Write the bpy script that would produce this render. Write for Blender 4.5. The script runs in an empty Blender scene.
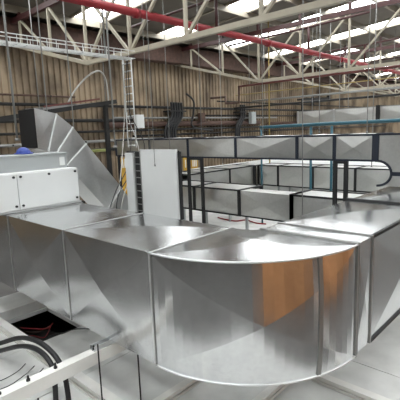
import bpy, math, random
from mathutils import Vector, Matrix
rnd = random.Random(7)
H = 3.15                     # eye height above the panel deck; z values below are measured from the eye

# ---------------------------------------------------------------- camera, world, exposure
scn = bpy.context.scene
COL = scn.collection
cam_d = bpy.data.cameras.new('camera'); cam = bpy.data.objects.new('camera', cam_d); COL.objects.link(cam)
cam_d.sensor_width = 36; cam_d.lens = 416.45 * 36 / 400; cam_d.clip_start = 0.05; cam_d.clip_end = 300
def cam_rot(yaw, pitch, roll):
    fw = Vector((math.cos(yaw)*math.cos(pitch), math.sin(yaw)*math.cos(pitch), math.sin(pitch)))
    rt = Vector((math.sin(yaw), -math.cos(yaw), 0)); up = rt.cross(fw)
    r2 = rt*math.cos(roll) + up*math.sin(roll); u2 = up*math.cos(roll) - rt*math.sin(roll)
    return Matrix((r2, u2, -fw)).transposed()
cam.matrix_world = Matrix.Translation((0, 0, H)) @ cam_rot(math.radians(43.32), math.radians(-9.334), math.radians(-2.134)).to_4x4()
scn.camera = cam
w = bpy.data.worlds.new('daylight'); scn.world = w; w.use_nodes = True
w.node_tree.nodes['Background'].inputs[0].default_value = (0.80, 0.88, 1.0, 1)
w.node_tree.nodes['Background'].inputs[1].default_value = 1.0
vs = scn.view_settings
vs.view_transform = 'Standard'; vs.look = 'None'; vs.gamma = 1.0; vs.use_curve_mapping = False
vs.exposure = 0.15
SKYLIGHT = 8.5

# ---------------------------------------------------------------- materials
def new_mat(name):
    m = bpy.data.materials.new(name); m.use_nodes = True
    nt = m.node_tree; return m, nt, nt.nodes['Principled BSDF']
def mat(name, col, rough=0.5, metal=0.0, var=0.0, scale=6.0, bump=0.0, bscale=30.0, detail=4.0):
    m, nt, b = new_mat(name)
    b.inputs['Base Color'].default_value = (*col, 1); b.inputs['Roughness'].default_value = rough; b.inputs['Metallic'].default_value = metal
    tc = nt.nodes.new('ShaderNodeTexCoord')
    if var:
        n = nt.nodes.new('ShaderNodeTexNoise'); n.inputs['Scale'].default_value = scale; n.inputs['Detail'].default_value = detail
        nt.links.new(tc.outputs['Object'], n.inputs['Vector'])
        r = nt.nodes.new('ShaderNodeValToRGB')
        r.color_ramp.elements[0].position = 0.3; r.color_ramp.elements[1].position = 0.7
        r.color_ramp.elements[0].color = (*[max(0, c*(1-var)) for c in col], 1)
        r.color_ramp.elements[1].color = (*[min(1, c*(1+var)) for c in col], 1)
        nt.links.new(n.outputs['Fac'], r.inputs['Fac']); nt.links.new(r.outputs['Color'], b.inputs['Base Color'])
    if bump:
        n2 = nt.nodes.new('ShaderNodeTexNoise'); n2.inputs['Scale'].default_value = bscale
        nt.links.new(tc.outputs['Object'], n2.inputs['Vector'])
        bp = nt.nodes.new('ShaderNodeBump'); bp.inputs['Strength'].default_value = bump; bp.inputs['Distance'].default_value = 0.02
        nt.links.new(n2.outputs['Fac'], bp.inputs['Height']); nt.links.new(bp.outputs['Normal'], b.inputs['Normal'])
    return m
def galvanised(name, base, rough, wave=0.25, wscale=1.3):
    m, nt, b = new_mat(name)
    b.inputs['Metallic'].default_value = 1.0
    tc = nt.nodes.new('ShaderNodeTexCoord')
    v = nt.nodes.new('ShaderNodeTexVoronoi'); v.inputs['Scale'].default_value = 26
    nt.links.new(tc.outputs['Object'], v.inputs['Vector'])
    n = nt.nodes.new('ShaderNodeTexNoise'); n.inputs['Scale'].default_value = 2.0; n.inputs['Detail'].default_value = 3
    nt.links.new(tc.outputs['Object'], n.inputs['Vector'])
    sep = nt.nodes.new('ShaderNodeSeparateColor'); nt.links.new(v.outputs['Color'], sep.inputs[0])
    mx = nt.nodes.new('ShaderNodeMix'); mx.data_type = 'FLOAT'; mx.inputs[0].default_value = 0.6
    nt.links.new(sep.outputs[0], mx.inputs[2]); nt.links.new(n.outputs['Fac'], mx.inputs[3])
    r = nt.nodes.new('ShaderNodeMapRange')
    r.inputs[1].default_value = 0.2; r.inputs[2].default_value = 0.8; r.inputs[3].default_value = 0.95; r.inputs[4].default_value = 1.05
    nt.links.new(mx.outputs[0], r.inputs[0])
    vm = nt.nodes.new('ShaderNodeVectorMath'); vm.operation = 'SCALE'; vm.inputs[0].default_value = base
    nt.links.new(r.outputs[0], vm.inputs['Scale']); nt.links.new(vm.outputs[0], b.inputs['Base Color'])
    mr = nt.nodes.new('ShaderNodeMapRange'); mr.inputs[1].default_value = 0.3; mr.inputs[2].default_value = 0.7
    mr.inputs[3].default_value = rough*0.9; mr.inputs[4].default_value = rough*1.12
    nt.links.new(n.outputs['Fac'], mr.inputs[0]); nt.links.new(mr.outputs[0], b.inputs['Roughness'])
    nw = nt.nodes.new('ShaderNodeTexNoise'); nw.inputs['Scale'].default_value = wscale; nw.inputs['Detail'].default_value = 0.0
    nt.links.new(tc.outputs['Object'], nw.inputs['Vector'])
    bp = nt.nodes.new('ShaderNodeBump'); bp.inputs['Strength'].default_value = wave; bp.inputs['Distance'].default_value = 0.10
    nt.links.new(nw.outputs['Fac'], bp.inputs['Height']); nt.links.new(bp.outputs['Normal'], b.inputs['Normal'])
    return m
def emit(name, col, s):
    m, nt, b = new_mat(name)
    b.inputs['Base Color'].default_value = (*col, 1); b.inputs['Emission Color'].default_value = (*col, 1); b.inputs['Emission Strength'].default_value = s
    return m
def wall_material():
    m, nt, b = new_mat('weathered_cladding')
    b.inputs['Roughness'].default_value = 0.7
    tc = nt.nodes.new('ShaderNodeTexCoord')
    mp = nt.nodes.new('ShaderNodeMapping'); mp.inputs['Scale'].default_value = (0.45, 0.45, 0.35)
    nt.links.new(tc.outputs['Object'], mp.inputs['Vector'])
    n = nt.nodes.new('ShaderNodeTexNoise'); n.inputs['Scale'].default_value = 1.6; n.inputs['Detail'].default_value = 6
    nt.links.new(mp.outputs['Vector'], n.inputs['Vector'])
    r = nt.nodes.new('ShaderNodeValToRGB')
    r.color_ramp.elements[0].position = 0.32; r.color_ramp.elements[1].position = 0.62
    r.color_ramp.elements[0].color = (0.065, 0.044, 0.028, 1); r.color_ramp.elements[1].color = (0.34, 0.26, 0.175, 1)
    nt.links.new(n.outputs['Fac'], r.inputs['Fac']); nt.links.new(r.outputs['Color'], b.inputs['Base Color'])
    return m
M = dict(
    galv=galvanised('galvanised_sheet', (0.62, 0.63, 0.635), 0.19, 0.12),
    galv_far=galvanised('galvanised_sheet_dull', (0.62, 0.62, 0.60), 0.38, 0.15),
    galv_pale=galvanised('galvanised_sheet_pale', (0.56, 0.565, 0.565), 0.30, 0.12),
    seam=mat('seam_steel', (0.30, 0.30, 0.29), 0.45, 0.9),
    bright=mat('bright_steel', (0.72, 0.73, 0.73), 0.35, 0.9),
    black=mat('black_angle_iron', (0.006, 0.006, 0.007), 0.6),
    navy=mat('blue_black_angle_iron', (0.006, 0.010, 0.022), 0.6),
    white=mat('white_coated_panel', (0.66, 0.67, 0.66), 0.45, var=0.03, scale=2),
    deck=mat('white_deck_panel', (0.60, 0.60, 0.58), 0.5, var=0.14, scale=2.2, detail=8),
    board=mat('darkened_deck_board', (0.11, 0.105, 0.10), 0.7, var=0.6, scale=0.9, detail=6),  # deck made dark so the duct mirrors less white; also painted shade
    beam=mat('white_painted_beam', (0.70, 0.69, 0.655), 0.45, var=0.06, scale=5),
    cream=mat('cream_painted_steel', (0.34, 0.305, 0.235), 0.5, var=0.08, scale=3),
    maroon=mat('maroon_painted_steel', (0.05, 0.012, 0.011), 0.5),
    red=mat('red_painted_pipe', (0.25, 0.012, 0.018), 0.55),
    blue=mat('blue_painted_pipe', (0.02, 0.095, 0.13), 0.45),
    yellow=mat('yellow_pipe', (0.30, 0.21, 0.06), 0.5),
    dullred=mat('dull_red_paint', (0.12, 0.03, 0.025), 0.6),
    rust=mat('rusty_pipe', (0.075, 0.038, 0.027), 0.7, var=0.3, scale=8),
    dark=mat('dark_pipe', (0.014, 0.0135, 0.013), 0.75),
    grey=mat('grey_steel', (0.26, 0.26, 0.25), 0.5, 0.3),
    lgrey=mat('light_grey_box', (0.34, 0.36, 0.36), 0.5),
    cable=mat('black_rubber', (0.007, 0.007, 0.008), 0.5),
    wire=mat('grey_cable', (0.36, 0.355, 0.33), 0.5),
    helmet=mat('blue_plastic', (0.012, 0.04, 0.26), 0.35),
    roof=mat('roof_sheet', (0.12, 0.105, 0.085), 0.7, var=0.12, scale=1.5),
    rafter=mat('rafter_steel', (0.26, 0.23, 0.18), 0.6, var=0.06, scale=3),
    wall=wall_material(),
    plain=mat('grey_cladding', (0.08, 0.07, 0.06), 0.7, var=0.15, scale=0.6),
    concrete=mat('dark_concrete', (0.10, 0.095, 0.09), 0.8, var=0.2, scale=1),
    sky=emit('daylit_rooflight', (0.95, 0.985, 1.0), SKYLIGHT),
    orange=mat('orange_plywood', (0.58, 0.27, 0.11), 0.6, var=0.55, scale=2.6),
    sign=mat('yellow_board', (0.45, 0.26, 0.03), 0.5),
)

# ---------------------------------------------------------------- mesh helpers
class MB:
    def __init__(self): self.v = []; self.f = []; self.smooth = False
    def add(self, vs, fs):
        o = len(self.v); self.v += [tuple(p) for p in vs]; self.f += [tuple(i+o for i in f) for f in fs]; return self
    def box(self, x0, x1, y0, y1, z0, z1):
        vs = [(x0,y0,z0),(x1,y0,z0),(x1,y1,z0),(x0,y1,z0),(x0,y0,z1),(x1,y0,z1),(x1,y1,z1),(x0,y1,z1)]
        return self.add(vs, [(3,2,1,0),(4,5,6,7),(0,1,5,4),(1,2,6,5),(2,3,7,6),(3,0,4,7)])
    def bar(self, p, q, w, h=None):
        h = h or w; p = Vector(p); q = Vector(q); d = (q-p).normalized()
        s = d.cross(Vector((0,0,1)))
        if s.length < 1e-3: s = Vector((1,0,0))
        s.normalize(); u = s.cross(d)
        vs = [b + s*a*w/2 + u*c*h/2 for b in (p, q) for a, c in ((-1,-1),(1,-1),(1,1),(-1,1))]
        return self.add(vs, [(0,1,2,3),(7,6,5,4),(1,0,4,5),(2,1,5,6),(3,2,6,7),(0,3,7,4)])
    def tube(self, pts, r, n=8):
        pts = [Vector(p) for p in pts]; rings = []
        for i, p in enumerate(pts):
            d = (pts[min(i+1, len(pts)-1)] - pts[max(i-1, 0)]).normalized()
            s = d.cross(Vector((0,0,1)))
            if s.length < 1e-2: s = d.cross(Vector((0,1,0)))
            s.normalize(); u = s.cross(d)
            if rings:
                a0 = (Vector(rings[-1][0]) - pts[i-1]).normalized(); s = (a0 - d*a0.dot(d)).normalized(); u = s.cross(d)
            rings.append([p + (s*math.cos(2*math.pi*k/n) + u*math.sin(2*math.pi*k/n))*r for k in range(n)])
        vs = [p for rg in rings for p in rg]; fs = []
        for i in range(len(rings)-1):
            for k in range(n): fs.append((i*n+k, i*n+(k+1)%n, (i+1)*n+(k+1)%n, (i+1)*n+k))
        fs.append(tuple(range(n-1, -1, -1))); fs.append(tuple((len(rings)-1)*n+k for k in range(n)))
        self.smooth = True
        return self.add(vs, fs)
    def panel(self, a, b, c, d, h):            # sheet with a cross break: four facets rising to the centre
        a, b, c, d = map(Vector, (a, b, c, d)); n = (b-a).cross(d-a).normalized(); m = (a+b+c+d)/4 + n*h
        return self.add([a, b, c, d, m], [(0,1,4),(1,2,4),(2,3,4),(3,0,4)])
    def build(self, name, m, parent=None, **tags):
        me = bpy.data.meshes.new(name); off = Vector((0,0,H)) - (parent_loc(parent) if parent else Vector())
        me.from_pydata([Vector(p)+off for p in self.v], [], self.f); me.update()
        me.materials.append(M[m] if isinstance(m, str) else m)
        if self.smooth:
            me.polygons.foreach_set('use_smooth', [len(p.vertices) == 4 for p in me.polygons])
        o = bpy.data.objects.new(name, me); COL.objects.link(o)
        if parent: o.parent = parent
        for k, v in tags.items(): o[k] = v
        return o
def parent_loc(o):
    l = Vector()
    while o: l += o.location; o = o.parent
    return l
def tag(o, label, cat, group=None):
    o['label'] = label; o['category'] = cat
    if group: o['group'] = group
    return o
def thing(name, label, cat, loc, group=None):
    o = bpy.data.objects.new(name, None); COL.objects.link(o); o.location = (loc[0], loc[1], loc[2]+H); o.empty_display_size = 0.1
    return tag(o, label, cat, group)
def struct(o): o['kind'] = 'structure'; return o
def copy_tree(o, parent=None):
    c = o.copy(); COL.objects.link(c)
    if parent: c.parent = parent
    for ch in list(o.children): copy_tree(ch, c)
    return c
def inst(name, src, parent, loc, rot=(0,0,0)):
    o = bpy.data.objects.new(name, src.data); COL.objects.link(o); o.parent = parent
    o.location = Vector(loc); o.rotation_euler = rot
    return o
def spline(pts, k=8):
    pts = [Vector(p) for p in pts]; out = []
    for i in range(len(pts)-1):
        p0 = pts[max(i-1,0)]; p1 = pts[i]; p2 = pts[i+1]; p3 = pts[min(i+2, len(pts)-1)]
        for j in range(k):
            t = j/k
            out.append(0.5*((2*p1) + (p2-p0)*t + (2*p0-5*p1+4*p2-p3)*t*t + (3*p1-p0-3*p2+p3)*t**3))
    out.append(pts[-1]); return out

X0, X1, Y0, Y1 = -8.0, 52.0, -10.0, 15.6      # hall
DK = -H                                        # deck top

# ---------------------------------------------------------------- the deck (white panels of the suspended ceiling that is walked on)
deck = bpy.data.objects.new('floor', None); COL.objects.link(deck); deck.location = (0, 0, 0); struct(deck)
XS = [-8.0, -5.0, -2.0, 0.5, 2.50, 4.45, 5.16]
while XS[-1] < X1 - 2.5: XS.append(XS[-1] + 2.6)
XS[-1] = X1
YS = [-10.0]
while YS[-1] < Y1 - 2.2: YS.append(YS[-1] + 1.83)
YS[-1] = Y1
YS = [-10, -8.2, -6.4, -4.6, -2.8, -1.0, 0.7, 2.55, 3.43, 4.7, 6.03, 7.2, 8.0, 10.2, 12.0, 13.8, 15.6]
cache = {}
for i in range(len(XS)-1):
    for j in range(len(YS)-1):
        xa, xb, ya, yb = XS[i], XS[i+1], YS[j], YS[j+1]
        if abs(xa-2.50) < .01 and abs(ya-6.03) < .01: xa = 3.35          # the open bay
        darkened = xb < 0.6 or yb < 0.8 or (xb < 4.5 and ya > 7.9)  # unseen cells darkened for duct reflections, back cells for shade under the duct
        k = (round(xb-xa, 3), round(yb-ya, 3), darkened); g = 0.006
        if k not in cache:
            o = MB().box(g, k[0]-g, g, k[1]-g, -0.06-H, -H).build('deck_panel', 'board' if darkened else 'deck', deck); cache[k] = o
            o.location = (xa, ya, 0)
        else:
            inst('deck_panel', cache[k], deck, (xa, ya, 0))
struct(MB().box(X0, X1, Y0, Y1, -6.2, -6.1).build('floor_below', 'concrete'))
# raised slab behind the open bay
tag(MB().box(1.2, 4.2, 7.24, 7.98, DK+.005, -2.97).build('deck_slab', 'deck'), 'raised white slab beside the open hole in the deck', 'slab')

# ---------------------------------------------------------------- walls
def corrugated(name, xa, xb, y, z0, z1, m, face=-1, pitch=0.26, dep=0.075):
    mb = MB(); n = int((xb-xa)/pitch); prof = []
    for i in range(n):
        x = xa + i*pitch
        for t, d in ((0,0),(0.38,0),(0.5,1),(0.88,1)): prof.append((x+t*pitch, y + face*d*dep))
    prof.append((xb, y))
    vs = []; fs = []
    for p in prof: vs += [(p[0], p[1], z0), (p[0], p[1], z1)]
    for i in range(len(prof)-1): fs.append((2*i, 2*i+2, 2*i+3, 2*i+1) if face < 0 else (2*i, 2*i+1, 2*i+3, 2*i+2))
    mb.add(vs, fs); return struct(mb.build(name, m))
corrugated('wall_left', X0, X1, Y1, -6.1, 4.7, 'wall')
struct(MB().box(X0, X1, Y0-.1, Y0, -6.1, 6).build('wall_right', 'plain'))
struct(MB().box(X0-.1, X0, Y0, Y1, -6.1, 6).build('wall_near', 'plain'))
struct(MB().box(X1, X1+.1, Y0, Y1, -6.1, 6).build('wall_far', 'plain'))

# ---------------------------------------------------------------- roof: sheets, rooflights, rafters
RID = 2.8; SL = 0.075
def rz(y): return 4.25 + (Y1 - max(y, 2*RID-y))*SL
roof = bpy.data.objects.new('ceiling', None); COL.objects.link(roof); roof.location = (0,0,0); struct(roof)
NODE = [Y1] + [14.4-1.95*k for k in range(13)]
first = {}
PX = 4.15; SK = 1.4
for k in range(len(NODE)-1):
    yb, ya = NODE[k], NODE[k+1]
    ym = (ya+yb)/2; za, zb = rz(ya), rz(yb); ang = math.atan2(zb-za, yb-ya); L = math.hypot(yb-ya, zb-za)
    for c in range(-4, 11):
        xc = 9.4 + c*PX
        for kind, xa, xb in (('skylight_pane', xc-SK/2, xc+SK/2), ('roof_sheet', xc+SK/2, xc+PX-SK/2)):
            if xb < X0 or xa > X1: continue
            key = (kind, round(L, 2))
            if kind == 'skylight_pane' and (k == 0 or (k*5 + c*3) % 7 == 6): kind2 = 'roof_sheet'; key = ('patch', round(L, 2))
            else: kind2 = kind
            if key not in first:
                ww = xb-xa
                first[key] = MB().box(-ww/2+.01, ww/2-.01, -L/2+.03, L/2-.03, -H, -H+.05).build(kind2, 'sky' if kind2 == 'skylight_pane' else 'roof', roof)
                o = first[key]
            else:
                o = inst(kind2, first[key], roof, (0,0,0))
            o.location = ((xa+xb)/2, ym, (za+zb)/2 + H); o.rotation_euler = (ang, 0, 0)
for k, y in enumerate(NODE[1:]):
    MB().bar((X0, y, rz(y)-.09), (X1, y, rz(y)-.09), 0.08, 0.28).build('rafter', 'rafter', roof)
for c in range(-4, 11):                                                     # kerbs along the rooflights
    for s in (-1, 1):
        x = 9.4 + c*PX + s*SK/2
        if X0 < x < X1:
            mb = MB(); mb.bar((x, Y1, rz(Y1)+.02), (x, RID, rz(RID)+.02), 0.10, 0.16); mb.bar((x, RID, rz(RID)+.02), (x, Y0, rz(Y0)+.02), 0.10, 0.16)
            mb.build('kerb', 'rafter', roof)
# outer roof cover above the kerbs' level, so that no gap leaks
# box added along the eaves to shade the top of the wall
struct(MB().box(X0, X1, 14.95, 15.50, 3.30, 4.10).build('eaves_shade_box_1', 'rust'))
# ---------------------------------------------------------------- trusses
ND = [14.4-1.95*k for k in range(12)]
def bz(y): return 2.0 if y <= 10.5 else 2.0 + (y-10.5)*0.265
def truss(x, label):
    t = thing('roof_truss', label, 'truss', (x, Y1-.1, bz(15.5)), 'cream roof trusses')
    TZ = 3.95
    mb = MB(); mb.bar((x, 15.5, bz(15.5)), (x, 10.5, 2.0), .11, .10); mb.bar((x, 10.53, 2.0), (x, Y0+.1, 2.0), .11, .11); mb.build('bottom_chord', 'cream', t)
    MB().bar((x, 15.5, TZ), (x, Y0+.1, TZ), .14, .16).build('top_chord', 'maroon', t, label='maroon top chord')
    for i, y in enumerate(ND):
        MB().bar((x, y, bz(y)), (x, y, TZ), .07).build('post', 'cream', t)
        if i+1 < len(ND):
            y2 = ND[i+1]
            if y > 10.6: MB().bar((x, y, TZ), (x, y2, bz(y2)), .065).build('diagonal', 'cream', t)
            elif y > 10.0:
                MB().bar((x-.03, y, TZ), (x-.03, y2, bz(y2)), .065).build('diagonal', 'cream', t)
                MB().bar((x+.03, y, bz(y)), (x+.03, y2, TZ), .065).build('diagonal', 'cream', t)
            else: MB().bar((x, y, bz(y)), (x, y2, TZ), .065).build('diagonal', 'cream', t)
        # stub that carries the rafter
        MB().box(x-.05, x+.05, y-.05, y+.05, TZ, rz(y)-.19).build('rafter_stub', 'maroon', t)
    return t
truss(6.76, 'cream steel roof truss touching the white wire cable tray')
truss(15.02, 'cream steel roof truss with a red pipe running beside its bottom chord')
truss(23.35, 'cream steel roof truss next beyond the one with the red pipe')
truss(31.7, 'cream steel roof truss just before the farthest one')
truss(40.0, 'farthest cream steel roof truss, beyond all the ducts')

# ---------------------------------------------------------------- ducts
def ring(axis, a, p0, p1, z0, z1):             # rectangle across a run: corners low-near, low-far, high-far, high-near
    if axis == 'y': return [(p0,a,z0),(p1,a,z0),(p1,a,z1),(p0,a,z1)]
    return [(a,p0,z0),(a,p1,z0),(a,p1,z1),(a,p0,z1)]
def section(mb, A, B, h, flip):                # four cross-broken sheets between two rectangles
    for i in range(4):
        j = (i+1) % 4
        if i == 0: h, h0 = 0.0, h
        elif i == 1: h = h0
        if flip: mb.panel(A[j], A[i], B[i], B[j], h)
        else: mb.panel(A[i], A[j], B[j], B[i], h)
def frame_ring(axis, a, p0, p1, z0, z1, t, d, out=0.02):   # a flange: four bars round the duct at position a
    mb = MB(); q0, q1, w0, w1 = p0-out, p1+out, z0-out, z1+out
    def bx(u0, u1, v0, v1):
        if axis == 'y': mb.box(u0, u1, a-d/2, a+d/2, v0, v1)
        else: mb.box(a-d/2, a+d/2, u0, u1, v0, v1)
    bx(q0, q0+t+out, w0, w1); bx(q1-t-out, q1, w0, w1); bx(q0+t+out, q1-t-out, w0, w0+t+out); bx(q0+t+out, q1-t-out, w1-t-out, w1)
    return mb
def edge_angles(t_, m, axis, a0, a1, p0, p1, z0, z1, t, which=(0,1,2,3)):
    for k, (p, z) in enumerate(((p0,z0),(p1,z0),(p1,z1),(p0,z1))):
        if k in which:
            mb = MB()
            if axis == 'y': mb.box(p-t/2, p+t/2, a0, a1, z-t/2, z+t/2)
            else: mb.box(a0, a1, p-t/2, p+t/2, z-t/2, z+t/2)
            mb.build('edge_angle', m, t_)
def run(t, axis, cuts, p0, p1, z0, z1, m, h, fl_m, fl_t, fl_d, fl_out=0.015, flanges=None, edges=None, edge_m='black', edge_t=.03, which=(0,1,2,3)):
    for a, b in zip(cuts[:-1], cuts[1:]):
        mb = MB(); section(mb, ring(axis, a, p0, p1, z0, z1), ring(axis, b, p0, p1, z0, z1), h*min(1, abs(b-a)/(z1-z0)), (axis == 'y') != (b < a))
        mb.build('duct_section', m, t)
    for a in (cuts if flanges is None else flanges):
        frame_ring(axis, a, p0, p1, z0, z1, fl_t, fl_d, fl_out).build('flange', fl_m, t)
    if edges: edge_angles(t, edge_m, axis, min(cuts), max(cuts), p0, p1, z0, z1, edge_t, which)

# --- the big elbow duct
ZT, ZB = -1.17, -2.371
LX0, LX1 = 2.55, 3.853; RY0, RY1 = 1.629, 2.785
big = thing('ventilation_duct', 'large shiny galvanised duct bending round a wide elbow across the deck', 'duct', (3.2, 3.1, ZB))
run(big, 'y', [8.2, 6.50], LX0, LX1, ZB, ZT-.02, 'galv', 0.0, 'bright', 0.012, 0.035, 0.0, flanges=[8.2])
run(big, 'y', [6.50, 4.81, 3.13], LX0, LX1, ZB, ZT, 'galv', 0.045, 'bright', 0.006, 0.022, 0.008, flanges=[6.50, 4.81, 3.124])
for y in (6.46, 4.78, 3.095):
    frame_ring('y', y+.012, LX0, LX1, ZB, ZT, 0.006, 0.016, 0.007).build('joint', 'seam', big)
# elbow: outer sheet, inner throat, top and bottom sheets
CX, CY = 3.997, 3.124
def arc(rx, ry, t): a = math.radians(180 + 90*t); return (CX + rx*math.cos(a), CY + ry*math.sin(a))
ro = (CX-LX0, CY-RY0); ri = (CX-LX1, CY-RY1)
def pyr(u, v): return 1 - max(abs(2*u-1), abs(2*v-1))
N = 24
def grid(mb, fn, flip):
    o = len(mb.v)
    for i in range(N+1):
        for j in range(N+1): mb.v.append(fn(i/N, j/N))
    for i in range(N):
        for j in range(N):
            a, b, c, d = (o+i*(N+1)+j, o+(i+1)*(N+1)+j, o+(i+1)*(N+1)+j+1, o+i*(N+1)+j+1)
            same = (i < N/2) == (j < N/2)
            tri = [(a,b,c),(a,c,d)] if same else [(a,b,d),(b,c,d)]
            mb.f += [tuple(reversed(q)) if flip else q for q in tri]
def outer(u, v, bulge=0.05):
    x, y = arc(*ro, u); n = Vector((x-CX, y-CY, 0)).normalized()*bulge*pyr(u, v)
    return (x+n.x, y+n.y, ZB + (ZT-ZB)*v)
def inner(u, v):
    x, y = arc(*ri, u); return (x, y, ZB + (ZT-ZB)*v)
def cap(z, s):
    def fn(u, v):
        a = Vector(arc(*ri, u)); b = Vector(arc(*ro, u)); p = a.lerp(b, v)
        return (p.x, p.y, z + s*0.05*pyr(u, v))
    return fn
def smooth_mesh(o, ang=6):
    me = o.data; me.polygons.foreach_set('use_smooth', [True]*len(me.polygons))
    me.set_sharp_from_angle(angle=math.radians(ang))
mb = MB(); grid(mb, outer, False); el = mb.build('elbow_outer_sheet', 'galv', big); smooth_mesh(el, 1.6)
mb = MB(); grid(mb, inner, True); smooth_mesh(mb.build('elbow_throat_sheet', 'galv', big), 12)
mb = MB(); grid(mb, cap(ZT, 1), False); smooth_mesh(mb.build('elbow_top_sheet', 'galv', big), 1.2)
mb = MB(); grid(mb, cap(ZB, -1), True); smooth_mesh(mb.build('elbow_bottom_sheet', 'galv', big), 1.2)
for z, nm in ((ZT, 'elbow_rim'), (ZB, 'elbow_rim')):
    MB().tube([(*arc(ro[0]+.006, ro[1]+.006, i/40), z) for i in range(41)], 0.011, 6).build(nm, 'bright', big)
tt = 0.745; x, y = arc(*ro, tt); x2, y2 = arc(ro[0]+.012, ro[1]+.012, tt)

jn = Vector((x-CX, y-CY, 0)).normalized(); jt = Vector((-jn.y, jn.x, 0)); mb = MB()
pts = [Vector(outer(tt, i/16)) + jn*.004 for i in range(17)]
mb.add([p + jt*s_*.022 + jn*q for p in pts for s_, q in ((-1,-.012),(-1,.006),(1,.006),(1,-.012))], [(4*i+k, 4*i+k+1, 4*i+5+k, 4*i+4+k) for i in range(16) for k in range(3)])
mb.build('joint', 'seam', big)
# straight run towards the far bay
run(big, 'x', [3.997, 4.383, 6.42, 8.5, 10.6], RY0, RY1, ZB, ZT, 'galv', 0.045, 'seam', 0.012, 0.035, 0.014, flanges=[3.997, 4.383])
for a in (6.42, 8.5, 10.6): frame_ring('x', a, RY0, RY1, ZB, ZT, 0.04, 0.07, 0.03).build('flange', 'black', big)
edge_angles(big, 'black', 'x', 4.40, 6.40, RY0, RY1, ZB, ZT, 0.035, (0, 3))
edge_angles(big, 'black', 'x', 6.45, 10.6, RY0, RY1, ZB, ZT, 0.035, (0, 3))
for a, b in ((4.03, 4.06),): frame_ring('x', 4.05, RY0, RY1, ZB, ZT, 0.006, 0.012, 0.006).build('joint', 'seam', big)

# --- beams and struts carrying it
def channel(mb, p, q, w, h):                                                # white box section with lips
    mb.bar(p, q, w, h)
g = 'white beams of the deck grid'
def grid_beam(name, label, p, q, w, h, m='beam', group=None):
    o = thing(name, label, 'beam', ((p[0]+q[0])/2, (p[1]+q[1])/2, p[2]-h), group)
    d = (Vector(q)-Vector(p)); 
    MB().bar((p[0], p[1], p[2]-.02), (q[0], q[1], q[2]-.02), w, .04).build('top_flange', m, o)
    MB().bar((p[0], p[1], p[2]-h/2), (q[0], q[1], q[2]-h/2), w*.45, h-.06).build('web', m, o)
    MB().bar((p[0], p[1], p[2]-h+.015), (q[0], q[1], q[2]-h+.015), w*.9, .03).build('bottom_flange', m, o)
    return o
grid_beam('steel_beam', 'white beam edging the open hole, under the bolted cross beam', (2.44, 3.5, -3.01), (2.44, 9.5, -3.01), .13, .139)
grid_beam('steel_beam', 'white deck beam running out from under the elbow of the big duct', (4.45, -6, -3.05), (4.45, 3.35, -3.05), .11, .099)
cb = thing('cross_beam', 'white box beam with bolts on top, laid beneath the big duct', 'beam', (2.4, 4.02, -2.60), None)
MB().box(0.7, 4.4, 3.96, 4.08, -2.60, -2.455).build('beam_body', 'beam', cb)
for x in (1.31, 1.60, 1.90, 2.38):
    MB().tube([(x, 4.02, -2.455), (x, 4.02, -2.395)], 0.012, 8).build('bolt', 'dark', cb)
    MB().tube([(x, 4.02, -2.454), (x, 4.02, -2.435)], 0.022, 6).build('nut', 'dark', cb)
st = thing('strut_channel', 'short galvanised strut channel between the cross beam and the big duct', 'channel', (2.9, 4.02, -2.45))
mb = MB(); mb.box(2.36, 3.95, 3.975, 3.985, -2.452, -2.395); mb.box(2.36, 3.95, 4.055, 4.065, -2.452, -2.395); mb.box(2.36, 3.95, 3.985, 4.055, -2.452, -2.444); mb.build('channel_profile', 'bright', st)
for (y, lab) in ((3.43, 'white deck beam crossing beneath the left end of the elbow'), (2.55, 'white deck beam crossing beneath the middle of the elbow')):
    grid_beam('steel_beam', lab, (2.62 if y > 3 else 1.4, y, -3.05), (4.38, y, -3.05), .10, .099)
for (x, y, zt, lab) in ((2.36, 3.90, -2.33, 'thin steel rod standing beside the end of the strut channel'), (2.70, 3.62, ZB-.02, 'thin steel rod standing under the front edge of the big duct'), (1.62, 3.88, -2.60, 'thin steel rod standing below the bolts of the cross beam')):
    o = thing('threaded_rod', lab, 'rod', (x, y, DK))
    MB().tube([(x, y, DK+.001), (x, y, zt)], 0.010, 6).build('rod', 'dark', o); MB().tube([(x, y, DK+.001), (x, y, DK+.03)], 0.022, 6).build('nut', 'grey', o)
for (x, y) in ((5.5, 2.65), (8.0, 1.75), (8.0, 2.65), (10.3, 1.75), (10.3, 2.65), (3.7, 5.6), (3.75, 8.0)):
    MB().box(x-.04, x+.04, y-.04, y+.04, DK+.001, ZB-.016).build('support_leg', 'black', big)

# --- black cables over the beam
def cable(name, pts, r, m, label, cat='cable', group=None):
    return tag(MB().tube(spline(pts), r, 8).build(name, m), label, cat, group)
cable('red_hose', [(11.27, 9.76, DK+.03), (11.16, 9.29, DK+.03), (11.16, 8.84, DK+.03), (11.48, 8.65, DK+.03), (11.29, 8.08, DK+.03), (11.35, 7.72, DK+.03)], .022, 'red', 'thin red hose lying on the deck seen beneath the low flanged duct', 'hose')
cable('black_cable', [(1.98,6.6,-3.10),(2.02,6.05,-2.92),(2.09,5.45,-2.66),(2.11,5.05,-2.55),(2.12,4.72,-2.53),(2.13,4.45,-2.60),(2.13,4.30,-2.76),(2.12,4.24,-2.95),(2.12,4.24,-3.12)], .032, 'cable', 'thick black cable arched beside the bolted cross beam, higher of the pair', group='black cables over the cross beam')
cable('black_cable', [(1.92,6.3,-3.10),(1.96,5.90,-2.96),(2.02,5.30,-2.70),(2.05,4.95,-2.60),(2.06,4.65,-2.585),(2.05,4.42,-2.66),(2.02,4.33,-2.82),(2.0,4.30,-2.97),(1.99,4.30,-3.12)], .032, 'cable', 'thick black cable arched beside the bolted cross beam, lower of the pair', group='black cables over the cross beam')
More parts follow.
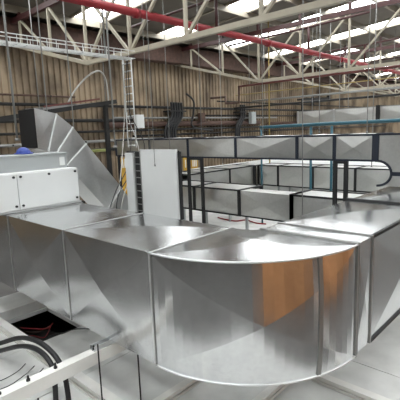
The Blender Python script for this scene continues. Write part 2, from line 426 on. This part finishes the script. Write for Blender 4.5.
for k, lab in enumerate(('thin dark wire lying loose by the black cables, longest of the bundle', 'thin dark wire curling up by the black cables beside the longest wire', 'thin dark wire lying closest to the bolted cross beam')):
    cable('grey_wire', [(1.62+.05*k, 5.55-.3*k, -3.135), (1.75+.05*k, 5.3-.2*k, -3.06), (1.90+.06*k, 5.12-.14*k, -2.94), (2.0+.05*k, 5.05-.14*k, -2.84)], .006, 'dark', lab, 'wire', 'thin wires by the black cables')
for k, (lab, m) in enumerate((('bright red wire curled in the open hole of the deck', 'red'), ('rusty brown wire curled in the open hole of the deck', 'rust'), ('red wire stretched flat along the open hole of the deck', 'red'))):
    z = -3.25 - .05*k
    cable('loose_wire', [(2.75+.02*k, 7.0-.1*k, z), (2.85, 6.8-.05*k, z+.01), (2.98+.05*math.cos(k*2), 6.6+.1*math.sin(k*2), z), (3.2, 6.7+.05*k, z+.01)], .006, m, lab, 'wire')
tag(MB().box(2.53, 3.33, 6.05, 7.18, -3.6, -3.55).build('hole_dark_sheet', 'dark'), 'dark sheet added for the void under the open hole in the deck', 'tray')  # dark sheet added across the hole in place of the dark void
cable('dark_wire', [(3.45, 5.7, -3.14), (3.2, 5.92, -3.11), (3.0, 5.97, -3.12), (2.95, 6.1, -3.15), (2.83, 6.2, -3.21)], .009, 'dark', 'dark wire trailing from the deck into the open hole', 'wire')

# ---------------------------------------------------------------- air handling unit with plenum
ah = thing('air_handling_unit', 'white panelled air handling unit with black fasteners, joined to the big duct', 'unit', (2.5, 7.0, DK))
MB().box(0.8, 3.86, 6.58, 7.45, -1.125, -.545).build('casing', 'white', ah)
for xa, xb in ((0.85, 2.775), (2.785, 3.84)):
    p = MB().box(xa, xb, 6.545, 6.58, -1.12, -.56).build('access_panel', 'white', ah)
    for x in (xa+.05, (xa+xb)/2, xb-.05):
        for z in (-.60, -1.06):
            if abs(x-(xa+xb)/2) < .01 and z < -1: continue
            MB().tube([(x, 6.545, z), (x, 6.525, z)], .020, 8).build('fastener', 'black', p)
MB().box(0.8, 3.87, 6.54, 7.45, -1.158, -1.126).build('base_rail', 'bright', ah)
for x, y in ((.85, 6.6), (.85, 7.4), (3.95, 7.4), (3.95, 6.65)):
    MB().box(x-.03, x+.03, y-.03, y+.03, DK+.001, -1.16).build('leg', 'black', ah)
MB().box(3.82, 3.98, 6.6, 7.44, -1.19, -1.16).build('leg_rail', 'black', ah)
pl = MB().box(0.9, 3.84, 6.88, 7.40, -.544, -.30).build('plenum', 'lgrey', ah)
MB().box(0.88, 3.86, 6.86, 7.42, -.30, -.275).build('plenum_lip', 'lgrey', pl)
MB().box(3.70, 3.80, 6.872, 6.88, -.50, -.36).build('data_plate', 'white', pl)
hh = thing('hard_hat', 'blue hard hat lying on the grey plenum', 'helmet', (3.22, 7.2, -.275))
mb = MB(); vs = []; fs = []
for i in range(7):
    a = i*math.pi/12
    for k in range(16):
        b = 2*math.pi*k/16; r = math.cos(a); vs.append((3.22+.12*r*math.cos(b), 7.2+.14*r*math.sin(b), -.265+.11*math.sin(a)))
for i in range(6):
    for k in range(16): fs.append((i*16+k, i*16+(k+1)%16, (i+1)*16+(k+1)%16, (i+1)*16+k))
fs.append(tuple(96+k for k in range(16))); mb.add(vs, fs); mb.smooth = True; mb.build('shell', 'helmet', hh)
mb = MB(); mb.tube([(3.22+.14*math.cos(t*math.pi/10), 7.2+.165*math.sin(t*math.pi/10), -.262) for t in range(21)], .012, 6); mb.build('brim', 'helmet', hh)

# ---------------------------------------------------------------- gored duct dropping behind the unit
go = thing('gored_duct', 'galvanised duct with gored bend and dark open end, dropping behind the white unit', 'duct', (4.6, 7.9, DK))
top = [(3.68,.54),(4.12,.44),(4.45,.18),(4.72,-.16),(5.53,-1.18),(5.95,-1.75)]
bot = [(3.68,-.20),(3.88,-.27),(4.00,-.36),(4.24,-.56),(5.10,-1.60),(5.45,-2.1)]
ya, yb = 7.6, 8.28
for i in range(5):
    A = [(bot[i][0],ya,bot[i][1]),(bot[i][0],yb,bot[i][1]),(top[i][0],yb,top[i][1]),(top[i][0],ya,top[i][1])]
    B = [(bot[i+1][0],ya,bot[i+1][1]),(bot[i+1][0],yb,bot[i+1][1]),(top[i+1][0],yb,top[i+1][1]),(top[i+1][0],ya,top[i+1][1])]
    mb = MB(); section(mb, A, B, 0.04 if i > 2 else .015, False); mb.build('gore', 'galv_pale', go)
    p = Vector(B[0]); q = Vector(B[3])
    MB().bar(p + Vector((0,-.008,0)), q + Vector((0,-.008,0)), .026, .026).build('seam', 'white', go)
mb = MB(); mb.box(3.675, 3.70, ya+.01, yb-.01, -.19, .53); mb.build('opening_shade', 'black', go, label='black sheet for the shade in the open end')  # black sheet closes the end, painting the shade inside the duct
mb = MB(); mb.box(5.45, 5.95, ya+.05, yb-.05, DK+.001, -1.9); mb.build('drop_box', 'galv_far', go)

# ---------------------------------------------------------------- white standing panels
cu = thing('panel_cabinet', 'tall white cabinet panel with dark edge, standing behind the big duct', 'cabinet', (5.3, 6.0, DK))
MB().box(5.04, 5.12, 5.235, 6.70, DK+.001, -.33).build('core', 'dark', cu)
MB().box(5.00, 5.04, 5.25, 6.22, DK+.05, -.29).build('front_panel', 'white', cu)
MB().box(5.00, 5.04, 6.46, 6.70, DK+.05, -.36).build('side_panel', 'white', cu)
la = MB(); la.box(5.012, 5.03, 6.25, 6.265, DK+.05, -.34); la.box(5.012, 5.03, 6.42, 6.435, DK+.05, -.34); lo = la.build('cable_ladder', 'grey', cu)
for k in range(18): MB().box(5.014, 5.028, 6.265, 6.42, -.45-.13*k, -.435-.13*k).build('rung', 'grey', lo)
MB().box(5.036, 5.04, 5.2, 5.235, DK+.05, -.31).build('edge_strip', 'black', cu)

# ---------------------------------------------------------------- far ducts
fd = thing('flanged_duct', 'long flanged duct raised on black posts, with a round throat at its down-turned end', 'duct', (8.1, 6, DK))
FT, FB = -.172, -.645; FX0, FX1 = 7.75, 8.45
run(fd, 'y', [10.8, 9.2, 7.67, 6.10, 4.48, 3.66, 2.90], FX0, FX1, FB, FT, 'galv_far', 0.03, 'navy', 0.022, 0.07, 0.015, edges=True, edge_m='navy', edge_t=.035)
frame_ring('y', 2.84, FX0, FX1, FB, FT, .03, .06, .02).build('flange', 'navy', fd)
# down-turned end with a round throat
cy0, cy1 = 1.75, 2.58; zc = (FB-1.10)/2; rz_ = FB-zc
thr = [(2.83 - .25*math.sin(math.radians(15*i)), zc + rz_*math.cos(math.radians(15*i))) for i in range(13)]
prof = [(2.84, FT)] + thr + [(2.50, zc-rz_+.0), (cy0, zc-rz_), (cy0, FT)]
n = len(prof); mb = MB()
mb.add([(FX0, y, z) for y, z in prof] + [(FX1, y, z) for y, z in prof],
       [tuple(range(n))[::-1], tuple(range(n, 2*n))] + [(i, (i+1) % n, n+(i+1) % n, n+i) for i in range(n)])
mb.build('drop_bend', 'galv_far', fd)
MB().tube([(FX0-.004, y, z) for y, z in thr], .024, 6).build('edge_angle', 'navy', fd)
MB().box(FX0-.02, FX0+.015, cy0, 2.84, FT-.015, FT+.02).build('edge_angle', 'navy', fd)
MB().box(FX0-.02, FX0+.01, cy0, 2.58, zc-.035, zc+.035).build('flange', 'navy', fd)
for y in (7.67, 7.20, 3.64, 3.42, 10.7):
    MB().box(FX0-.03, FX0+.035, y-.035, y+.035, DK+.001, FB-.016).build('post', 'black', fd)
for y0, y1 in ((7.20, 7.67), (3.42, 3.64)): MB().box(FX0-.03, FX0+.035, y0+.035, y1-.035, FB-.07, FB-.02).build('cross_bar', 'black', fd)
md = thing('flanged_duct', 'low flanged duct standing on the deck in front of the L-shaped duct', 'duct', (8.6, 6, DK))
MT, MBt = -1.46, -2.08
run(md, 'y', [9.0, 7.75, 6.22], 8.0, 8.95, MBt, MT, 'galv_far', 0.03, 'black', 0.03, 0.09, 0.02, edges=True, edge_t=.04)
run(md, 'y', [6.22, 4.76], 8.0, 8.45, MBt, MT, 'galv_far', 0.03, 'black', 0.03, 0.09, 0.02, flanges=[4.76], edges=True, edge_t=.03, which=(0, 1))
run(md, 'y', [4.76, 3.30], 8.0, 8.85, MBt, MT, 'galv_far', 0.03, 'black', 0.03, 0.09, 0.02, edges=True, edge_t=.04)
for y in (7.7, 6.3, 4.9, 3.4):
    for x in (8.4,): MB().box(x-.03, x+.03, y-.03, y+.03, DK+.001, MBt-.02).build('post', 'lgrey', md)

ld = thing('l_shaped_duct', 'L-shaped flanged duct on short legs behind the raised duct', 'duct', (11, 9.2, DK))
LT, LB = -1.31, -2.02
run(ld, 'x', [9.1, 9.75, 11.1, 12.5], 9.02, 10.0, LB, LT, 'galv_far', 0.035, 'black', 0.02, 0.07, 0.02, edges=True, edge_t=.04)
run(ld, 'y', [10.0, 8.95], 12.5, 13.45, LB, LT, 'galv_far', .02, 'black', .02, .07)
run(ld, 'y', [8.95, 8.1, 6.75, 5.3, 3.9, 2.5], 12.7, 13.6, LB, LT, 'galv_far', 0.035, 'black', 0.02, 0.08, 0.02, edges=True, edge_t=.04)
for x, y in ((9.75, 9.06), (11.1, 9.06), (12.74, 8.1), (12.74, 6.75), (12.74, 5.3), (12.74, 3.9), (13.5, 8.1), (13.5, 3.9), (9.75, 9.95)):
    MB().box(x-.03, x+.03, y-.03, y+.03, DK+.001, LB-.02).build('post', 'lgrey', ld)

hd = thing('flanged_duct', 'bluish high duct hung on rods behind the blue pipe frame', 'duct', (16.5, 6, .18))
run(hd, 'y', [9.2, 7.6, 5.88, 4.2, 2.6], 16.0, 16.9, .10, .67, 'galv_far', .03, 'bright', .02, .08, .02, flanges=[9.2, 7.6, 4.2, 2.6], edges=True, edge_m='grey', edge_t=.03)
frame_ring('y', 5.88, 16.0, 16.9, .10, .67, .05, .14, .05).build('flange', 'black', hd)
for y in (9.0, 7.4, 5.0, 3.0):
    for x in (16.05, 16.85): MB().tube([(x, y, .67), (x, y, rz(y)-.02)], .012, 6).build('hanger_rod', 'grey', hd)

# ---------------------------------------------------------------- blue pipe frame
bl = thing('blue_pipe_frame', 'blue painted pipe frame standing behind the raised duct', 'pipe', (11.5, 5, DK))
MB().tube([(11.5, 8.0, .06), (11.5, 6.2, .08), (11.5, 3.0, .10), (11.5, 0.0, .12)], .05, 8).build('top_rail', 'blue', bl)
MB().tube([(11.5, 7.97, .0), (11.5, 7.97, DK+.001)], .03, 8).build('post', 'blue', bl)
for y in (6.18, 5.52, 2.2): 
    MB().tube([(11.5, y, .02), (11.5, y, DK+.001)], .04, 8).build('post', 'blue', bl)
    MB().tube([(11.5, y, DK+.001), (11.5, y, DK+.05)], .14, 8).build('foot', 'blue', bl)

# ---------------------------------------------------------------- white partition beyond, yellow boards
struct(MB().box(13.9, 14.0, 0.5, 13.6, DK, -1.80).build('wall_partition', 'white'))
tag(MB().box(13.85, 26, 0.5, 13.6, -1.80, -1.70).build('partition_roof', 'white'), 'white flat roof of the low partitioned room beyond the ducts', 'roof')
for k, (x, y) in enumerate(((13.95, 13.9), (14.45, 13.9), (10.35, 13.9))):
    t = thing('yellow_board', ('yellow striped board showing right beside the white cabinet, below the raised duct', 'yellow striped board showing next to the first black post', 'yellow striped board behind the hanging cables')[k], 'board', (x, y, DK), 'yellow boards near the wall')
    MB().box(x-.22, x+.22, y, y+.04, DK+.001, -1.15 if k < 2 else -.95).build('board', 'sign', t)
    for q in range(3): MB().box(x-.14+.11*q, x-.09+.11*q, y-.012, y, -1.65+.3*(k == 2), -1.28+.3*(k == 2)).build('stripe', 'white', t)

# ---------------------------------------------------------------- red pipes
rp = thing('sprinkler_main', 'thick red sprinkler main passing through the trusses', 'pipe', (16, 7.8, 2.6))
MB().tube([(X0+.2, 7.8, 2.70), (16, 7.8, 2.70), (X1-.2, 7.8, 2.62)], .09, 12).build('pipe', 'red', rp)
for x in (9.2, 14.3, 19.4, 24.5):
    MB().tube([(x, 7.8, 2.8), (x, 7.8, 3.55)], .045, 8).build('riser', 'maroon', rp)
    MB().tube([(x, 7.8, 3.55), (x, 5.6, 3.62)], .04, 8).build('branch', 'maroon', rp)
    MB().tube([(x, 7.8, 3.55), (x, 11.5, 3.5)], .04, 8).build('branch', 'maroon', rp)
for x in (3.0, 6.4, 11.7, 17, 22): MB().tube([(x-.06, 7.8, 2.69), (x+.06, 7.8, 2.69)], .11, 12).build('coupling', 'red', rp)
for x in (6.6, 14.9, 23.2, 31.5): MB().tube([(x, 7.8, 2.80), (x, 7.8, rz(7.8)-.05)], .012, 6).build('hanger_rod', 'grey', rp)
r2 = thing('red_pipe', 'slim red pipe beside the truss bottom chord, stepping down by the wall', 'pipe', (15.3, 10, 1.9))
MB().tube([(15.3, -6, 1.94), (15.3, 11.77, 1.92)], .045, 8).build('pipe', 'dullred', r2)
MB().tube([(15.3, 11.77, 1.95), (15.3, 11.80, 1.22), (15.3, 12.55, 1.24), (15.3, 12.58, 1.53), (15.3, 13.46, 1.55)], .055, 8).build('stepped_end', 'rust', r2)
for y in (4, 8, 11.2): MB().tube([(15.3, y, 1.95), (15.3, y, rz(y)-.05)], .012, 6).build('hanger_rod', 'grey', r2)
yp = thing('yellow_pipe', 'thin yellow pipe with a vertical drop beside the truss with the red pipe', 'pipe', (15.6, 9, 1.6))
MB().tube([(15.6, 12.2, 1.58), (15.6, -6, 1.63)], .022, 8).build('pipe', 'yellow', yp)
MB().tube([(15.6, 10.38, rz(10.4)-.05), (15.6, 10.38, -1.695)], .03, 8).build('drop', 'yellow', yp)

# ---------------------------------------------------------------- white wire cable tray and vertical ladder
ct = thing('wire_cable_tray', 'white wire cable tray slung below the roof, ending at the truss', 'tray', (4, 8.4, 1.8))
for y in (8.25, 8.55):
    for z in (1.80, 1.97): MB().tube([(-4, y, z), (6.65, y, z)], .010, 6).build('side_wire', 'white', ct)
for k in range(5): MB().tube([(-4, 8.25+.075*k, 1.795), (6.65, 8.25+.075*k, 1.795)], .008, 6).build('floor_wire', 'white', ct)
u = MB().tube([(0, 8.25, 1.975), (0, 8.25, 1.79), (0, 8.55, 1.79), (0, 8.55, 1.975)], .007, 6).build('cross_wire', 'white', ct)
u.location.x -= 4
for k in range(1, 52): inst('cross_wire', u, ct, (u.location.x + .205*k, u.location.y, u.location.z))
cable('grey_cable', [(-4, 8.36, 1.83), (0, 8.40, 1.83), (3, 8.35, 1.835), (5, 8.45, 1.83), (6.55, 8.42, 1.825)], .02, 'wire', 'pale cable bundle lying in the white wire tray')
for x in (3.2, 5.9): MB().tube([(x, 8.40, 1.80), (x, 8.40, rz(8.4)-.05)], .022, 8).build('hanger', 'grey', ct)
cl = thing('cable_ladder', 'white vertical cable ladder dropping from the end of the wire tray', 'ladder', (6.55, 8.5, 0))
for y in (8.30, 8.62): MB().tube([(6.56, y, 1.80), (6.56, y, -.35)], .016, 6).build('stile', 'white', cl)
u = MB().tube([(6.56, 8.30, 1.70), (6.56, 8.62, 1.70)], .014, 6).build('rung', 'white', cl); z0 = u.location.z
for k in range(1, 12): inst('rung', u, cl, (u.location.x, u.location.y, z0 - .18*k))
for k, (x, y, xx, yy) in enumerate(((6.5, 8.4, 4.85, 6.85), (6.5, 8.5, 4.95, 6.8), (6.5, 8.36, 4.78, 6.9), (6.48, 8.55, 4.9, 6.95))):
    cable('hanging_cable', [(x, y, 1.75), (x-.02, y, .6), ((x+xx)/2+.55-.2*k, (y+yy)/2-.05, -.35-.1*k), (xx+.12, yy+.1, -1.2), (xx-.1*k, yy, -1.9), (xx, yy-.05, DK+.02)], .010, 'wire' if k % 2 else 'dark',
          ('dark cable hanging from the ladder, closest to the white cabinet', 'pale cable hanging straight from the ladder beside the dark ones', 'dark cable bowing out from the ladder towards the gored duct', 'pale cable bowing widest from the ladder behind the big duct')[k], group='cables hanging from the ladder')

# ---------------------------------------------------------------- service gantry near the wall
sg = thing('service_gantry', 'dark service gantry with red edge along the corrugated wall', 'gantry', (6, 11.2, .7))
mb = MB(); mb.bar((2.5, 11.0, .22), (8.0, 11.0, 1.02), .10, .12); mb.build('beam', 'dark', sg)
mb = MB(); mb.bar((5.6, 11.0, .82), (7.4, 11.0, 1.08), .05, .05); mb.build('red_edge', 'dullred', sg)
mb = MB(); mb.bar((5.3, 11.5, .75), (8.0, 11.5, 1.02), .10, .08); mb.build('beam', 'grey', sg)
for x, z in ((5.6, .78), (6.6, .88), (7.8, 1.0)):
    MB().bar((x, 11.0, z), (x, 11.5, z), .05, .05).build('cross_bar', 'grey', sg)
    MB().tube([(x, 11.25, z), (x, 11.25, rz(11.25)-.05)], .014, 6).build('hanger_rod', 'grey', sg)
MB().bar((7.8, 11.3, 1.0), (7.8, 11.3, DK+.001), .12, .12).build('post', 'dark', sg)
cable('conduit', [(6.35, 11.0, .95), (6.6, 11.0, 1.30), (7.05, 11.0, 1.72), (7.45, 11.0, 1.90), (7.66, 11.0, 1.72), (7.72, 11.0, 1.3), (7.72, 11.0, .98)], .025, 'wire', 'pale conduit arching above the dark service gantry', 'conduit')

# ---------------------------------------------------------------- services on the corrugated wall
WY = 15.38
def wpipe(name, xa, xb, z, r, m, label, y=WY, cat='pipe'):
    t = thing(name, label, cat, ((xa+xb)/2, y, z-r))
    MB().tube([(xa, y, z), (xb, y, z)], r, 8).build('pipe', m, t)
    n = max(2, int((xb-xa)/3))
    for k in range(n):
        x = xa + (k+.5)*(xb-xa)/n
        MB().box(x-.03, x+.03, y-r-.01, 15.52, z-.03, z+.03).build('bracket', 'dark', t)
wpipe('wall_pipe', 2, 30, 1.22, .06, 'dark', 'dark pipe along the corrugated wall, highest of the dark runs')
wpipe('wall_pipe', 11, 24, .72, .05, 'grey', 'grey pipe along the corrugated wall beneath the highest dark run')
wpipe('wall_pipe', 10.5, 22, .42, .13, 'rust', 'thick rusty brown pipe along the corrugated wall')
wpipe('wall_pipe', 2, 30, .16, .05, 'dark', 'dark pipe along the corrugated wall just below the thick rusty pipe')
wpipe('wall_pipe', 2, 14, -.25, .06, 'grey', 'grey pipe low on the corrugated wall behind the gored duct')
wpipe('wall_pipe', 2, 13, -.62, .08, 'dark', 'thick dark pipe low on the corrugated wall behind the gored duct')
wpipe('wall_pipe', 2, 12, .62, .07, 'dark', 'dark pipe passing behind the top of the gored duct')
wpipe('wall_pipe', 17, 34, .84, .045, 'dark', 'dark pipe with bent ends crossing the wall behind the yellow drop')
wpipe('wall_pipe', 5, 9.2, 1.55, .035, 'rust', 'short rusty conduit high on the corrugated wall')
wpipe('wall_pipe', 12, 44, -.10, .05, 'dark', 'dark pipe lowest on the wall above the raised duct')
wpipe('wall_pipe', 18, 44, 1.62, .04, 'dark', 'thin dark conduit on the wall above the cable bundles')
wpipe('wall_pipe', 23, 46, .36, .09, 'rust', 'rusty pipe on the wall behind the bluish high duct')
for x, z, m, lab in ((18.5, 1.20, 'dark', 'dark pipe hung on rods across the hall, lower of the pair beyond the yellow drop'), (20.2, 1.62, 'grey', 'grey pipe hung on rods across the hall, higher of the pair beyond the yellow drop')):
    t = thing('hung_pipe', lab, 'pipe', (x, 6, z))
    MB().tube([(x, 14.6, z), (x, -6, z)], .05, 8).build('pipe', m, t)
    for y in (12.6, 9.0, 5.4, 1.0): MB().tube([(x, y, z), (x, y, rz(y)-.02)], .012, 6).build('hanger_rod', 'grey', t)
t = thing('green_pipe', 'olive green pipe low behind the hard hat', 'pipe', (5, 12, -.55)); MB().tube([(1, 12.0, -.55), (8.2, 12.0, -.50)], .05, 8).build('pipe', mat('olive_paint', (0.20, 0.22, 0.05), .5), t)
for x in (2.5, 7.0): MB().box(x-.03, x+.03, 11.97, 12.03, DK+.001, -.6).build('stand', 'dark', t)
def bundle(x, label, n=4):
    t = thing('cable_bundle', label, 'cables', (x, WY, -.3))
    for k in range(n):
        dx = .17*k
        MB().tube(spline([(x+.1+dx, WY-.32, 1.45), (x+.12+dx, WY-.32, .95), (x+.05+dx, WY-.32, .70), (x-.25+dx, WY-.32, .35), (x-.40+dx, WY-.32, .05), (x-.42+dx, WY-.32, -.35)], 5), .062, 8).build('cable', 'cable', t)
    MB().box(x-.05, x+.2+.17*n, WY-.38, 15.51, 1.0, 1.06).build('clamp', 'dark', t)
    return t
bundle(14.1, 'black cable bundle sweeping down the wall beside the hanging rod', 5)
bundle(19.6, 'black cable bundle sweeping down the wall below the stepped red pipe', 3)
cable('loop_cable', [(15.3, 15.1, 1.9), (15.8, 15.1, 1.55), (15.75, 15.1, .9), (15.6, 15.1, .35), (16.1, 15.1, .15), (17.2, 15.1, .03), (17.4, 15.48, .03)], .05, 'cable', 'single black cable looping down the wall beside the cable bundle')
for k, (x, z, wd, hh_, m, lab) in enumerate(((20.9, .35, .5, .7, 'lgrey', 'pale grey electrical box on the wall by the cable bundle'), (16.4, .5, .35, .45, 'rust', 'small rusty box on the wall between the cable bundles'), (12.2, .25, .45, .6, 'white', 'white electrical box on the wall above the white cabinet'), (26.5, .46, .5, .6, 'lgrey', 'pale electrical box on the wall beyond the yellow drop'))):
    t = thing('junction_box', lab, 'box', (x, 15.4, z))
    MB().box(x-.06, x+.06, 15.2, 15.52, z+hh_-.12, z+hh_-.06).build('bracket', 'dark', t)
    MB().box(x-wd/2, x+wd/2, 15.02, 15.2, z, z+hh_).build('body', m, t); MB().box(x-wd/2+.03, x+wd/2-.03, 15.00, 15.02, z+.03, z+hh_-.03).build('lid', m, t)
t = thing('dark_bracket', 'dark bent pipe bracket on the wall above the high bluish duct', 'bracket', (28, 15.3, 1.0))
MB().tube([(26.9, 15.15, .4), (26.9, 15.15, 1.95), (30.9, 15.15, 2.15)], .09, 8).build('arm', 'dark', t); MB().tube([(28.4, 15.15, 1.6), (28.4, 15.15, 2.25)], .09, 8).build('stub', 'dark', t); MB().tube([(30.9, 15.15, 1.95), (30.9, 15.15, 2.35)], .12, 8).build('cap', 'dark', t)
for x in (26.9, 30.0): MB().box(x-.05, x+.05, 15.2, 15.52, 1.9, 2.0).build('wall_plate', 'dark', t)
# ---------------------------------------------------------------- hanging rods
def rod(x, y, zb, r, lab, grp='thin hanging rods'):
    t = thing('hanging_rod', lab, 'rod', (x, y, zb), grp)
    r *= .65; MB().tube([(x, y, rz(y)-.02), (x, y, zb)], r, 6).build('rod', 'grey', t); MB().tube([(x, y, zb), (x, y, zb+.05)], r*2.2, 6).build('nut', 'grey', t)
rod(3.55, 8.15, -.05, .035, 'thick grey drop pole beside the wire cable tray above the gored duct')
rod(4.20, 8.12, .44, .02, 'thin grey rod hanging to the dark open end of the gored duct')
rod(4.77, 8.12, -.18, .018, 'thin grey rod hanging to the bend of the gored duct')
rod(5.80, 8.12, -.30, .032, 'grey drop pole hanging past the arching conduit')
rod(7.6, 8.2, -.6, .015, 'thin grey rod hanging above the white cabinet panel')
rod(6.9, 8.2, -.6, .012, 'thin grey rod hanging just behind the vertical cable ladder')
rod(4.6, 5.35, -.55, .010, 'thin grey rod hanging in front of the white cabinet panel')
rod(7.0, 3.93, -1.75, .014, 'thin pale rod hanging in front of the low flanged duct')
rod(7.78, 7.2, -.15, .012, 'thin rod hanging to the raised duct above its black posts')
rod(7.78, 5.35, -.15, .012, 'thin rod hanging to the middle of the raised duct')
rod(7.78, 3.05, -.15, .012, 'thin rod hanging to the raised duct beside its down bend')
rod(14.0, 7.2, -.2, .022, 'thin pale rod hanging beyond the blue pipe frame')
rod(12.5, 10.5, -1.3, .018, 'thin pale rod hanging to the L-shaped duct')
rod(13.2, 5.0, -1.3, .02, 'thin pale rod hanging to the straight leg of the L-shaped duct')

# ---------------------------------------------------------------- unseen crates added opposite the elbow for the orange reflection in its sheet
for k, (x, y, wx, dz, lab) in enumerate(((1.75, -2.2, 3.9, 1.7, 'added orange plywood crate, mirrored in the curved sheet of the elbow'), (5.75, -2.0, 2.4, 1.5, 'added orange plywood crate, mirrored beside the elbow joint'), (8.4, -2.1, 2.3, 1.8, 'added orange plywood crate, mirrored in the straight run past the elbow'))):
    t = thing('added_crate', lab, 'crate', (x, y, DK), 'added orange crates mirrored in the duct')
    MB().box(x-wx/2, x+wx/2, y-.6, y+.6, DK+.08, DK+dz).build('body', 'orange', t)
    for s in (-.5, 0, .5): MB().box(x+s*wx*.9-.05, x+s*wx*.9+.05, y+.6, y+.63, DK+.08, DK+dz).build('batten', 'orange', t)
    for s in (-.5, 0, .5): MB().box(x+s*wx*.9-.05, x+s*wx*.9+.05, y-.6, y+.6, DK+.001, DK+.08).build('skid', 'orange', t)
